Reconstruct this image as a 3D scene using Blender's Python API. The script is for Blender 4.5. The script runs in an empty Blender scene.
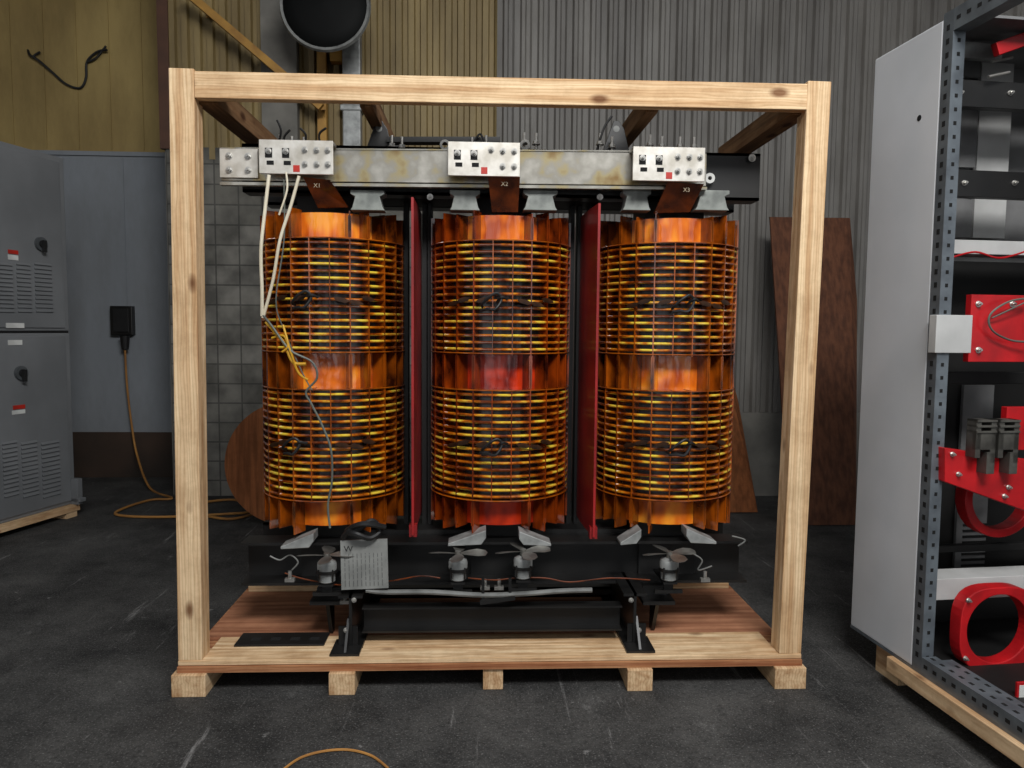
import bpy, bmesh, math, random
from mathutils import Vector, Matrix
random.seed(4)
rad=math.radians
sc=bpy.context.scene
sc.view_settings.view_transform='Standard'
# ---------------- camera ----------------
F=740.0
yaw,pitch,roll=rad(2.6),rad(4.2),rad(0.5)
R=(Matrix.Rotation(-yaw,3,'Z')@Matrix.Rotation(rad(90)-pitch,3,'X')@Matrix.Rotation(roll,3,'Z'))
CP=Vector((0,-2.94,1.476))
cd=bpy.data.cameras.new('camera'); cam=bpy.data.objects.new('camera',cd)
sc.collection.objects.link(cam); sc.camera=cam
cam.matrix_world=Matrix.Translation(CP)@R.to_4x4()
cd.sensor_width=36; cd.lens=F/1024*36; cd.clip_start=0.05
def ray(u,v): return R@Vector(((u-512)/F,-(v-384)/F,-1))
def hy(u,v,Y):
    d=ray(u,v); return CP+d*((Y-CP.y)/d.y)
def hz(u,v,Z):
    d=ray(u,v); return CP+d*((Z-CP.z)/d.z)
def rc(u0,v0,u1,v1,Y):
    um,vm=(u0+u1)/2,(v0+v1)/2
    return hy(u0,vm,Y).x,hy(u1,vm,Y).x,hy(um,v1,Y).z,hy(um,v0,Y).z
def hl(M,u,v,axis,c):
    Mi=M.inverted(); o=Mi@CP; d=Mi.to_3x3()@ray(u,v)
    return o+d*((c-o[axis])/d[axis])
# ---------------- materials ----------------
def lin(c):
    return tuple(((x/255)/12.92 if x/255<=0.04045 else ((x/255+0.055)/1.055)**2.4) for x in c)+(1,)
MATS={}
def mat(name,c1,c2=None,rough=0.6,metal=0.0,scale=(5,5,5),nscale=1.0,bump=0.0,coat=0.0,lo=0.35,hi=0.65,detail=5,rand=0.0,spec=0.5,mid=None,bdist=0.01):
    if name in MATS: return MATS[name]
    m=bpy.data.materials.new(name); m.use_nodes=True; nt=m.node_tree; b=nt.nodes['Principled BSDF']
    b.inputs['Roughness'].default_value=rough; b.inputs['Metallic'].default_value=metal
    b.inputs['Coat Weight'].default_value=coat; b.inputs['Coat Roughness'].default_value=0.05
    b.inputs['Specular IOR Level'].default_value=spec
    c2=c2 or tuple(max(0,x*0.86) for x in c1)
    tc=nt.nodes.new('ShaderNodeTexCoord'); mp=nt.nodes.new('ShaderNodeMapping'); mp.inputs['Scale'].default_value=scale
    nz=nt.nodes.new('ShaderNodeTexNoise'); nz.inputs['Scale'].default_value=nscale; nz.inputs['Detail'].default_value=detail
    rp=nt.nodes.new('ShaderNodeValToRGB'); rp.color_ramp.elements[0].position=lo; rp.color_ramp.elements[1].position=hi
    rp.color_ramp.elements[0].color=lin(c1); rp.color_ramp.elements[1].color=lin(c2)
    if mid:
        e=rp.color_ramp.elements.new((lo+hi)/2); e.color=lin(mid)
    L=nt.links.new
    L(tc.outputs['Object'],mp.inputs['Vector'])
    if rand:
        oi=nt.nodes.new('ShaderNodeObjectInfo'); cm=nt.nodes.new('ShaderNodeVectorMath'); cm.operation='SCALE'; 
        cb=nt.nodes.new('ShaderNodeCombineXYZ')
        for i in range(3): L(oi.outputs['Random'],cb.inputs[i])
        L(cb.outputs[0],cm.inputs[0]); cm.inputs['Scale'].default_value=rand; L(cm.outputs[0],mp.inputs['Location'])
    L(mp.outputs[0],nz.inputs['Vector']); L(nz.outputs['Fac'],rp.inputs['Fac']); L(rp.outputs[0],b.inputs['Base Color'])
    if bump:
        bp=nt.nodes.new('ShaderNodeBump'); bp.inputs['Strength'].default_value=bump; bp.inputs['Distance'].default_value=bdist
        L(nz.outputs['Fac'],bp.inputs['Height']); L(bp.outputs[0],b.inputs['Normal']); L(bp.outputs[0],b.inputs['Coat Normal'])
    MATS[name]=m; m['ramp']=rp.name
    return m
def wood(name,c1,c2,axis,knot=True,ring=0.42):
    if name in MATS: return MATS[name]
    s=[34,34,34]; s[axis]=1.3
    m=mat(name,c1,c2,rough=0.8,scale=tuple(s),bump=0.35,rand=9,detail=11,lo=0.38,hi=0.64,spec=0.25)
    nt=m.node_tree; L=nt.links.new; b=nt.nodes['Principled BSDF']; rp=nt.nodes[m['ramp']]
    tc=nt.nodes.new('ShaderNodeTexCoord'); mp=nt.nodes.new('ShaderNodeMapping'); s2=[8,8,8]; s2[axis]=3.8; mp.inputs['Scale'].default_value=s2
    vo=nt.nodes.new('ShaderNodeTexVoronoi'); vo.inputs['Scale'].default_value=1
    r2=nt.nodes.new('ShaderNodeValToRGB'); e=r2.color_ramp.elements; e[0].position=0.09; e[1].position=0.19; e[0].color=(0.2,0.09,0.04,1); e[1].color=(1,1,1,1)
    oi=nt.nodes.new('ShaderNodeObjectInfo'); cb=nt.nodes.new('ShaderNodeCombineXYZ')
    mu=nt.nodes.new('ShaderNodeMath'); mu.operation='MULTIPLY'; mu.inputs[1].default_value=17
    L(oi.outputs['Random'],mu.inputs[0])
    for i in range(3): L(mu.outputs[0],cb.inputs[i])
    L(cb.outputs[0],mp.inputs['Location'])
    L(tc.outputs['Object'],mp.inputs[0]); L(mp.outputs[0],vo.inputs['Vector']); L(vo.outputs['Distance'],r2.inputs[0])
    wv=nt.nodes.new('ShaderNodeTexWave'); wv.bands_direction=['Z','X','X'][axis]; wv.inputs['Scale'].default_value=10; wv.inputs['Distortion'].default_value=9; wv.inputs['Detail'].default_value=4
    m3=nt.nodes.new('ShaderNodeMapping'); s3=[2.6,2.6,2.6]; s3[axis]=0.35; m3.inputs['Scale'].default_value=s3
    L(tc.outputs['Object'],m3.inputs[0]); L(cb.outputs[0],m3.inputs['Location']); L(m3.outputs[0],wv.inputs['Vector'])
    r3=nt.nodes.new('ShaderNodeValToRGB'); e=r3.color_ramp.elements; e[0].position=0.0; e[1].position=0.55; e[0].color=(0.6,0.46,0.34,1); e[1].color=(1,1,1,1); L(wv.outputs['Fac'],r3.inputs[0])
    mx=nt.nodes.new('ShaderNodeMixRGB'); mx.blend_type='MULTIPLY'; mx.inputs[0].default_value=0.85 if knot else 0
    my=nt.nodes.new('ShaderNodeMixRGB'); my.blend_type='MULTIPLY'; my.inputs[0].default_value=ring
    L(rp.outputs[0],mx.inputs[1]); L(r2.outputs[0],mx.inputs[2]); L(mx.outputs[0],my.inputs[1]); L(r3.outputs[0],my.inputs[2])
    # rough dirty patches
    nd=nt.nodes.new('ShaderNodeTexNoise'); nd.inputs['Scale'].default_value=5; nd.inputs['Detail'].default_value=10; nd.inputs['Roughness'].default_value=0.75
    L(tc.outputs['Object'],nd.inputs['Vector']); r4=nt.nodes.new('ShaderNodeValToRGB'); e=r4.color_ramp.elements; e[0].position=0.36; e[1].position=0.56; e[0].color=(0.7,0.66,0.62,1); e[1].color=(1,1,1,1); L(nd.outputs['Fac'],r4.inputs[0])
    mz=nt.nodes.new('ShaderNodeMixRGB'); mz.blend_type='MULTIPLY'; mz.inputs[0].default_value=0.7
    L(my.outputs[0],mz.inputs[1]); L(r4.outputs[0],mz.inputs[2]); L(mz.outputs[0],b.inputs['Base Color'])
    return m
WC1,WC2=(236,208,168),(200,162,120)
woodx=wood('lumber_x',WC1,WC2,0); woody_shaded=wood('lumber_y_shaded',(140,106,74),(100,74,50),1); woodz=wood('lumber_z',WC1,WC2,2)  # brown depth-wise copy has the cross beams' shadow mixed into its colour
woody_l=wood('lumber_y_light',(226,196,156),(192,154,114),1)
plyw=wood('plywood_red',(184,130,98),(146,96,70),0,False,0.12)
plyedge=wood('plywood_edge',(188,138,98),(150,94,62),0,False)
plyold=wood('plywood_brown',(104,66,46),(80,50,36),2,False,0.08)
plydisc=wood('plywood_disc',(160,98,58),(126,76,44),2,False,0.2)
amber=mat('amber_varnish',(176,92,14),(110,46,6),rough=0.15,coat=1,scale=(9,9,9),rand=5)
amberfin=mat('amber_board',(166,80,12),(48,18,5),rough=0.2,coat=0.9,scale=(14,14,7),rand=5)
redfin=mat('red_amber_board',(150,58,8),(44,12,4),rough=0.2,coat=0.9,scale=(14,14,7),rand=5)
ambercyl=mat('amber_cylinder',(246,156,40),(168,66,8),rough=0.22,coat=0.9,scale=(11,11,7),bump=0.6,rand=5,detail=2,mid=(222,112,18))
ambercylr=mat('red_amber_cylinder',(214,54,6),(112,18,3),rough=0.25,coat=0.5,scale=(11,11,7),bump=0.5,rand=5,detail=2)
ambertop=mat('amber_winding_glints',(226,196,64),(96,40,6),rough=0.13,coat=1,scale=(9,9,16),rand=9,lo=0.38,hi=0.60,mid=(186,100,14))  # yellow stop paints glints of light into the dark amber varnish
ambercore=mat('shaded_inner_winding',(46,18,5),(18,8,3),rough=0.3,coat=0.3,scale=(10,10,10))  # black-brown colour paints deeper shade into the gaps between discs
black=mat('black_paint',(18,18,18),(29,28,27),rough=0.4)
blackm=mat('black_rubber',(15,15,16),(24,24,25),rough=0.55)
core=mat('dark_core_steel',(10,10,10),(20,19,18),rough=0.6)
steel=mat('bright_steel',(205,203,198),(170,168,162),rough=0.3,metal=0.75,scale=(20,20,20))
tin=mat('tinned_plate',(226,222,214),(188,182,170),rough=0.36,metal=0.45,scale=(14,14,14))
galv=mat('stained_zinc',(194,190,180),(146,118,78),rough=0.26,metal=0.65,scale=(9,9,9),lo=0.36,hi=0.74,detail=9)
e=galv.node_tree.nodes[galv['ramp']].color_ramp.elements.new(0.5); e.color=lin((164,160,150))
e=galv.node_tree.nodes[galv['ramp']].color_ramp.elements.new(0.6); e.color=lin((176,162,124))
alu=mat('cast_aluminium',(168,170,168),(130,132,130),rough=0.45,metal=0.3,scale=(15,15,15))
bladem=mat('fan_blade_metal',(132,130,124),(92,90,86),rough=0.35,metal=0.6,scale=(15,15,15))
pedm=mat('grey_porcelain',(146,150,144),(102,106,102),rough=0.5,scale=(15,15,15))
greyplate=mat('grey_plate',(128,129,126),(88,89,87),rough=0.55,scale=(9,9,9))
redb=mat('red_barrier',(156,32,32),(118,22,24),rough=0.4,coat=0.2,scale=(4,4,4))
redi=mat('red_insulator',(196,24,30),(156,18,24),rough=0.38,scale=(8,8,8))
copper=mat('varnished_copper',(130,60,18),(66,28,10),rough=0.25,coat=0.7,scale=(12,12,12))
lugm=mat('dark_bronze',(74,44,22),(38,24,14),rough=0.4,metal=0.4,scale=(20,20,20))
white=mat('white_cord',(226,218,196),(200,190,166),rough=0.6)
yelc=mat('yellow_cord',(216,168,36),(180,130,24),rough=0.5)
greyw=mat('grey_wire',(100,106,98),(76,80,74),rough=0.5)
orw=mat('orange_rope',(180,128,64),(144,98,48),rough=0.7)
redlab=mat('red_label',(190,40,25),rough=0.5); whitelab=mat('white_label',(220,220,216),rough=0.5)
darkhole=mat('dark_hole',(8,8,9),(12,12,12),rough=0.9)
cabp=mat('grey_cabinet_paint',(120,122,124),(106,108,110),rough=0.5,scale=(2,2,2))
cabd=mat('grey_vent',(80,83,86),(68,71,73),rough=0.5)
cabw=mat('pale_grey_panel',(212,214,217),(194,197,200),rough=0.5,scale=(1.5,1.5,1.5))
cabi=mat('white_inner_panel',(196,196,194),(174,174,172),rough=0.5)
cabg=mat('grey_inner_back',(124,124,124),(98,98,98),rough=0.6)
rackm=mat('zinc_rack_steel',(118,126,132),(94,100,106),rough=0.4,metal=0.4,scale=(12,12,12))
def grime(m,amt=0.55,sc_=(0.8,0.8,0.25)):
    nt=m.node_tree;L=nt.links.new;b=nt.nodes['Principled BSDF'];rp=nt.nodes[m['ramp']]
    tc=nt.nodes.new('ShaderNodeTexCoord');mp=nt.nodes.new('ShaderNodeMapping');mp.inputs['Scale'].default_value=sc_
    n=nt.nodes.new('ShaderNodeTexNoise');n.inputs['Scale'].default_value=3;n.inputs['Detail'].default_value=12;n.inputs['Roughness'].default_value=0.7
    r=nt.nodes.new('ShaderNodeValToRGB');e=r.color_ramp.elements;e[0].position=0.38;e[1].position=0.62;e[0].color=(0.45,0.42,0.38,1);e[1].color=(1,1,1,1)
    mx=nt.nodes.new('ShaderNodeMixRGB');mx.blend_type='MULTIPLY';mx.inputs[0].default_value=amt
    L(tc.outputs['Object'],mp.inputs[0]);L(mp.outputs[0],n.inputs[0]);L(n.outputs['Fac'],r.inputs[0]);L(rp.outputs[0],mx.inputs[1]);L(r.outputs[0],mx.inputs[2]);L(mx.outputs[0],b.inputs['Base Color'])
    return m
tanw=grime(mat('tan_wall',(166,144,90),(142,120,72),rough=0.75,scale=(0.9,0.9,0.5),detail=9))
yelw=grime(mat('yellow_corrugated',(154,134,88),(124,106,68),rough=0.6,scale=(3,3,0.5),detail=8))
greyw2=grime(mat('grey_corrugated',(128,125,120),(108,105,101),rough=0.6,scale=(4,4,0.5),detail=9),0.45,(1.5,1.5,0.4))
bluep=grime(mat('blue_grey_panel',(142,147,153),(124,129,135),rough=0.6,scale=(1.2,1.2,0.4),detail=8),0.4)
browns=mat('dark_brown_strip',(66,50,40),(44,36,30),rough=0.8,scale=(2,2,2))
conc=mat('concrete',(126,123,116),(92,90,85),rough=0.85,scale=(3,3,3),detail=9,bump=0.2)
ceilm=mat('ceiling_paint',(80,78,74),rough=0.9)
brownt=mat('brown_trim',(82,52,36),rough=0.7)
mirm=mat('mirror_back',(7,8,8),(10,11,11),rough=0.6,spec=0.12)
yelp=mat('yellow_brace',(176,132,56),(136,96,40),rough=0.6,scale=(6,6,6))
def blockmat():
    m=mat('painted_block',(120,117,110),(80,78,73),rough=0.8,scale=(5,5,5),detail=9)
    nt=m.node_tree;L=nt.links.new;b=nt.nodes['Principled BSDF'];rp=nt.nodes[m['ramp']]
    tc=nt.nodes.new('ShaderNodeTexCoord');sp=nt.nodes.new('ShaderNodeSeparateXYZ');cb=nt.nodes.new('ShaderNodeCombineXYZ')
    L(tc.outputs['Object'],sp.inputs[0]);L(sp.outputs['X'],cb.inputs[0]);L(sp.outputs['Z'],cb.inputs[1])
    br=nt.nodes.new('ShaderNodeTexBrick');br.offset=0;br.inputs['Scale'].default_value=1
    br.inputs['Brick Width'].default_value=0.2;br.inputs['Row Height'].default_value=0.17;br.inputs['Mortar Size'].default_value=0.007
    br.inputs['Color1'].default_value=(1,1,1,1);br.inputs['Color2'].default_value=(0.7,0.7,0.68,1);br.inputs['Mortar'].default_value=(0.4,0.4,0.4,1)
    L(cb.outputs[0],br.inputs['Vector'])
    mx=nt.nodes.new('ShaderNodeMixRGB');mx.blend_type='MULTIPLY';mx.inputs[0].default_value=1
    L(rp.outputs[0],mx.inputs[1]);L(br.outputs['Color'],mx.inputs[2]);L(mx.outputs[0],b.inputs['Base Color'])
    return m
blockm=blockmat()
def floormat():
    m=bpy.data.materials.new('asphalt');m.use_nodes=True;nt=m.node_tree;L=nt.links.new;b=nt.nodes['Principled BSDF']
    tc=nt.nodes.new('ShaderNodeTexCoord')
    def noise(s,d,st=(1,1,1),ro=0.5,loc=(0,0,0),rot=0,dist=0):
        mp=nt.nodes.new('ShaderNodeMapping');mp.inputs['Scale'].default_value=st;mp.inputs['Location'].default_value=loc;mp.inputs['Rotation'].default_value=(0,0,rot);n=nt.nodes.new('ShaderNodeTexNoise')
        n.inputs['Scale'].default_value=s;n.inputs['Detail'].default_value=d;n.inputs['Roughness'].default_value=ro;n.inputs['Distortion'].default_value=dist;L(tc.outputs['Object'],mp.inputs[0]);L(mp.outputs[0],n.inputs[0]);return n
    def ramp(n,a,c0,bb,c1):
        r=nt.nodes.new('ShaderNodeValToRGB');e=r.color_ramp.elements;e[0].position=a;e[1].position=bb;e[0].color=c0;e[1].color=c1;L(n.outputs['Fac'],r.inputs[0]);return r
    def g(x): return (x,x*0.98,x*0.96,1)
    cur=ramp(noise(1.6,15,ro=0.75),0.38,lin((38,38,38)),0.66,lin((86,85,83)))
    for r in (ramp(noise(140,3),0.56,g(0),0.76,g(0.16)),
              ramp(noise(3.2,15,(1,0.6,1),0.85),0.58,g(0),0.72,g(0.14)),
              ramp(noise(2.6,9,(6,0.35,1),0.75,rot=0.35,dist=0.4),0.61,g(0),0.70,g(0.2)),
              ramp(noise(2.8,9,(6,0.35,1),0.75,(3,2,0),-0.8,0.4),0.63,g(0),0.72,g(0.18)),
              ramp(noise(14,4,ro=0.6,loc=(5,1,0)),0.69,g(0),0.73,g(0.14))):
        a=nt.nodes.new('ShaderNodeMixRGB');a.blend_type='ADD';a.inputs[0].default_value=1
        L(cur.outputs[0],a.inputs[1]);L(r.outputs[0],a.inputs[2]);cur=a
    r=ramp(noise(60,6,ro=0.7),0.36,(0.5,0.5,0.5,1),0.5,(1,1,1,1))
    a=nt.nodes.new('ShaderNodeMixRGB');a.blend_type='MULTIPLY';a.inputs[0].default_value=1
    L(cur.outputs[0],a.inputs[1]);L(r.outputs[0],a.inputs[2]);cur=a
    L(cur.outputs[0],b.inputs['Base Color'])
    b.inputs['Roughness'].default_value=0.8; b.inputs['Specular IOR Level'].default_value=0.3
    bp=nt.nodes.new('ShaderNodeBump');bp.inputs['Strength'].default_value=0.9;bp.inputs['Distance'].default_value=0.011;L(noise(75,8,ro=0.7).outputs['Fac'],bp.inputs['Height']);L(bp.outputs[0],b.inputs['Normal'])
    return m
floorm=floormat()
# ---------------- mesh builder ----------------
class B:
    def __init__(s): s.bm=bmesh.new(); s.mi=0
    def _f(s,vs):
        try:
            f=s.bm.faces.new(vs); f.material_index=s.mi; return f
        except ValueError: return None
    def box(s,x0,x1,y0,y1,z0,z1,M=None):
        P=[Vector((x,y,z)) for x in(x0,x1) for y in(y0,y1) for z in(z0,z1)]
        if M: P=[M@p for p in P]
        v=[s.bm.verts.new(p) for p in P]
        for q in((0,1,3,2),(4,6,7,5),(0,4,5,1),(2,3,7,6),(0,2,6,4),(1,5,7,3)): s._f([v[i] for i in q])
        return s
    def beam(s,p0,p1,w,h,up=(0,0,1)):
        p0,p1=Vector(p0),Vector(p1); d=(p1-p0); l=d.length; d.normalize(); side=d.cross(Vector(up)).normalized(); u=side.cross(d)
        M=Matrix((( side.x,d.x,u.x,p0.x),(side.y,d.y,u.y,p0.y),(side.z,d.z,u.z,p0.z),(0,0,0,1)))
        return s.box(-w/2,w/2,0,l,-h/2,h/2,M)
    def cyl(s,p0,p1,r,n=16,r2=None,caps=True):
        p0,p1=Vector(p0),Vector(p1); r2=r if r2 is None else r2
        d=(p1-p0).normalized(); a=d.orthogonal().normalized(); b=d.cross(a)
        A=[];C=[]
        for i in range(n):
            t=2*math.pi*i/n; o=a*math.cos(t)+b*math.sin(t)
            A.append(s.bm.verts.new(p0+o*r)); C.append(s.bm.verts.new(p1+o*r2))
        for i in range(n):
            j=(i+1)%n; s._f([A[i],A[j],C[j],C[i]])
        if caps: s._f(A[::-1]); s._f(C)
        return s
    def lathe(s,prof,c,n=48,closed=False,axis='Z'):
        rings=[]
        for r,z in prof:
            ring=[]
            for i in range(n):
                t=2*math.pi*i/n
                p=Vector((r*math.cos(t),r*math.sin(t),z))
                if axis=='Y': p=Vector((p.x,p.z,p.y))
                ring.append(s.bm.verts.new(Vector(c)+p))
            rings.append(ring)
        m=len(prof)
        for k in range(m if closed else m-1):
            a,b=rings[k],rings[(k+1)%m]
            for i in range(n):
                j=(i+1)%n; s._f([a[i],a[j],b[j],b[i]])
        return s
    def tube(s,pts,r,n=8,sub=6):
        pts=[Vector(p) for p in pts]; P=[]
        for i in range(len(pts)-1):
            p0=pts[max(i-1,0)];p1=pts[i];p2=pts[i+1];p3=pts[min(i+2,len(pts)-1)]
            for k in range(sub):
                t=k/sub; P.append(0.5*((2*p1)+(p2-p0)*t+(2*p0-5*p1+4*p2-p3)*t*t+(3*p1-p0-3*p2+p3)*t**3))
        P.append(pts[-1]); a=None; prev=None
        for i,p in enumerate(P):
            d=(P[min(i+1,len(P)-1)]-P[max(i-1,0)]).normalized()
            a=d.orthogonal().normalized() if a is None else (a-d*a.dot(d)).normalized()
            b=d.cross(a); ring=[s.bm.verts.new(p+(a*math.cos(2*math.pi*k/n)+b*math.sin(2*math.pi*k/n))*r) for k in range(n)]
            if prev:
                for k in range(n): s._f([prev[k],prev[(k+1)%n],ring[(k+1)%n],ring[k]])
            else: s._f(ring[::-1])
            prev=ring
        s._f(prev); return s
    def poly(s,pts,off):
        off=Vector(off); a=[s.bm.verts.new(Vector(p)) for p in pts]; b=[s.bm.verts.new(Vector(p)+off) for p in pts]
        s._f(a); s._f(b[::-1]); n=len(a)
        for i in range(n): s._f([a[i],b[i],b[(i+1)%n],a[(i+1)%n]])
        return s
    def sheet(s,pts,z0,z1,t):
        A=[[s.bm.verts.new((x+dx,y,z)) for x,y in pts] for dx,z in((-t/2,z0),(t/2,z0),(t/2,z1),(-t/2,z1))]
        for k in range(4):
            a,b=A[k],A[(k+1)%4]
            for i in range(len(pts)-1): s._f([a[i],a[i+1],b[i+1],b[i]])
        s._f([A[k][0] for k in range(4)]); s._f([A[k][-1] for k in range(4)]); return s
    def rot(s,M): bmesh.ops.transform(s.bm,matrix=M,verts=s.bm.verts); return s
def root(name,loc,label,cat,rz=0,group=None):
    o=bpy.data.objects.new(name,None); sc.collection.objects.link(o); o.location=loc; o.rotation_euler=(0,0,rz); o.empty_display_size=0.1
    o['label']=label;o['category']=cat
    if group:o['group']=group
    return o
WP={}
def mk(name,b,mats,parent=None,local=False,label=None,cat=None,bevel=0,smooth=False,kind=None,loc=None):
    bmesh.ops.recalc_face_normals(b.bm,faces=b.bm.faces)
    vs=b.bm.verts
    lo=Vector([min(v.co[i] for v in vs) for i in range(3)]);hi=Vector([max(v.co[i] for v in vs) for i in range(3)])
    c=Vector(loc) if loc is not None else (lo+hi)/2
    bmesh.ops.translate(b.bm,verts=b.bm.verts,vec=-c)
    me=bpy.data.meshes.new(name)
    if smooth:
        for f in b.bm.faces: f.smooth=True
    b.bm.to_mesh(me); b.bm.free()
    for m in (mats if isinstance(mats,(list,tuple)) else [mats]): me.materials.append(m)
    o=bpy.data.objects.new(name,me); sc.collection.objects.link(o)
    if parent is not None:
        o.parent=parent
        o.location=c if local else c-WP[parent.name]
    else: o.location=c
    WP[o.name]=c.copy()
    if smooth:
        es=o.modifiers.new('es','EDGE_SPLIT'); es.split_angle=rad(40)
    if bevel:
        bv=o.modifiers.new('bevel','BEVEL'); bv.width=bevel; bv.segments=2; bv.limit_method='ANGLE'; bv.angle_limit=rad(50)
    if label:o['label']=label
    if cat:o['category']=cat
    if kind:o['kind']=kind
    return o
def dup(o,dloc,parent=None):
    k=o.copy(); sc.collection.objects.link(k); k.location=o.location+Vector(dloc)
    if parent: k.parent=parent
    return k
def bx(x0,x1,y0,y1,z0,z1): return B().box(x0,x1,y0,y1,z0,z1)
def bolt(b,c,r=0.012,h=0.012):
    c=Vector(c); b.cyl(c,c+Vector((0,-0.003,0)),r*1.35,14); b.cyl(c,c+Vector((0,-h,0)),r,6); b.cyl(c,c+Vector((0,-h-0.008,0)),r*0.5,8)
def bolts(ps,r,parent,local=False,h=0.012):
    f=None
    for p in ps:
        if f is None:
            b=B(); bolt(b,p,r,h); f=mk('bolt',b,steel,parent,local=local); p0=Vector(p)
        else: dup(f,Vector(p)-p0)
# ---------------- setting ----------------
YB=3.6; YA=4.4
mk('floor',bx(-9,7,-9,4.6,-0.1,0),floorm,kind='structure',loc=(0,0,0))
xe=hy(171,300,YB).x
def corr(b,x0,x1,y,z0,z1,prof,pitch):
    n=int((x1-x0)/pitch)+2; P=[]
    for i in range(n):
        for (a,h) in prof:
            x=x0+(i+a)*pitch
            if x<=x1: P.append((x,y-h))
    P.append((x1,y))
    lo=[b.bm.verts.new((p[0],p[1],z0)) for p in P]; hi=[b.bm.verts.new((p[0],p[1],z1)) for p in P]
    for i in range(len(P)-1): b._f([lo[i],lo[i+1],hi[i+1],hi[i]])
    return b
z152=hy(115,153,YA).z; z432=hy(115,432,YA).z
b=bx(-9,xe+0.02,YA,YA+0.1,z152,6.2)
x=-8.9
while x<xe-0.1:
    b.box(x,x+0.012,YA-0.008,YA,z152+0.03,6.2); x+=0.3
mk('wall_back_left',b,tanw,kind='structure')
b=bx(-9,xe+0.02,YA,YA+0.1,z432,z152)
b.box(-9,xe+0.02,YA-0.02,YA,z152-0.03,z152+0.01)
for x in (-6.4,-5.2,-4.02,-3.4): b.box(x,x+0.01,YA-0.006,YA,z432,z152)
mk('wall_lower_left',b,bluep,kind='structure')
mk('baseboard_back_left',bx(-9,xe+0.02,YA-0.02,YA+0.1,0,z432),browns,kind='structure')
mk('wall_return',bx(xe-0.02,xe,YB,YA,0,6.2),conc,kind='structure')
mk('trim_1',bx(xe-0.04,xe+0.05,YB-0.05,YB,hy(171,150,YB).z,6.2),brownt,kind='structure')
xc0=hy(265,60,YB).x; xc1=hy(300,60,YB).x; xg=hy(497,60,YB).x; zt=hy(300,150,YB).z
pr=[(0,0),(0.35,0),(0.45,0.035),(0.9,0.035),(0.999,0)]
mk('wall_back_upper',corr(B(),xe,xg,YB,zt-0.1,6.2,pr,0.105),yelw,kind='structure')
pg=[(0,0),(0.3,0.0),(0.4,0.032),(0.58,0.032),(0.62,0.024),(0.66,0.032),(0.86,0.032),(0.999,0)]
zb=hy(740,412,YB).z
mk('wall_back',corr(B(),xg,7,YB,zb,6.2,pg,0.15),greyw2,kind='structure')
mk('wall_back_lower',bx(xg,7,YB-0.06,YB+0.1,0,zb),conc,kind='structure')
mk('wall_block',bx(xe,xg,YB-0.03,YB+0.1,0,zt),blockm,kind='structure')
mk('trim_2',bx(xc0,xc1,YB-0.12,YB+0.02,0,6.2),conc,kind='structure')
mk('wall_left',bx(-9.1,-9,-3,YA,0,6.2),tanw,kind='structure')
mk('wall_outer',bx(-9,7,4.62,4.7,0,6.2),conc,kind='structure')
mk('unseen_ceiling',bx(-9,7,0.2,4.7,6.2,6.3),ceilm,kind='structure')  # out of view, added to block sky light from above
b=B().beam(hy(186,-8,YB-0.24),hy(322,108,YB-0.24),0.09,0.06)
b.beam(hy(322,106,YB-0.24),hy(322,106,YB-0.11),0.06,0.06); b.beam(hy(210,14,YB-0.24),hy(210,14,YB-0.036),0.06,0.06)
mk('diagonal_brace',b,yelp,label='rusty yellow steel brace running diagonally along the wall',cat='brace')
x0,x1,z0,z1=rc(317,45,326,112,YB-0.1)
mk('steel_post',bx(x0,x1,YB-0.1,YB-0.036,0,z1+0.15),yelp,label='narrow yellow steel post against the back wall',cat='post')
x0,x1,z0,z1=rc(343,45,361,112,YB-0.1)
mk('steel_duct',B().box(x0,x1,YB-0.14,YB-0.036,0,6.0).box(x0-0.02,x1+0.02,YB-0.15,YB-0.036,z0,z0+0.05),alu,label='pale galvanised vertical duct on the back wall',cat='duct',bevel=0.01)
mc=hy(325,5,YB-0.6); mr=0.34
tm=root('convex_mirror',(mc.x,YB-0.3,mc.z),'large round convex safety mirror with dark dome on wall bracket','mirror'); WP[tm.name]=Vector(tm.location)
b=B().lathe([(0.001,-0.045),(0.12,-0.04),(0.22,-0.028),(0.31,-0.01),(mr-0.02,0.0)],mc,40,axis='Y')
mk('mirror_dome',b,mirm,tm,smooth=True)
b=B().lathe([(mr-0.02,-0.012),(mr,-0.015),(mr+0.01,0.01),(mr-0.01,0.03),(mr-0.02,0.02)],mc,40,closed=True,axis='Y')
mk('rim',b,greyplate,tm,smooth=True)
b=B().cyl(mc+Vector((0,0.0,0)),(mc.x,YB-0.08,mc.z-0.1),0.025,12); b.box(mc.x-0.06,mc.x+0.06,YB-0.12,YB-0.036,mc.z-0.25,mc.z+0.05)
mk('bracket',b,yelp,tm)
x0,x1,z0,z1=rc(111,306,133,335,YA-0.05)
ob=root('outlet_box',((x0+x1)/2,YA-0.01,z0),'dark electrical outlet box mounted on blue-grey wall panel','outlet'); WP[ob.name]=Vector(ob.location)
mk('box_body',bx(x0,x1,YA-0.07,YA-0.0,z0,z1),black,ob,bevel=0.006)
mk('socket_cover',bx(x0+0.03,x1-0.03,YA-0.08,YA-0.068,z0+0.03,z1-0.03),blackm,ob,bevel=0.003)
pc=hy(125,342,YA-0.1)
mk('plug',B().cyl(pc+Vector((0,0,0.06)),pc+Vector((0,0,-0.07)),0.045,16,0.03),blackm,ob)
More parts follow.
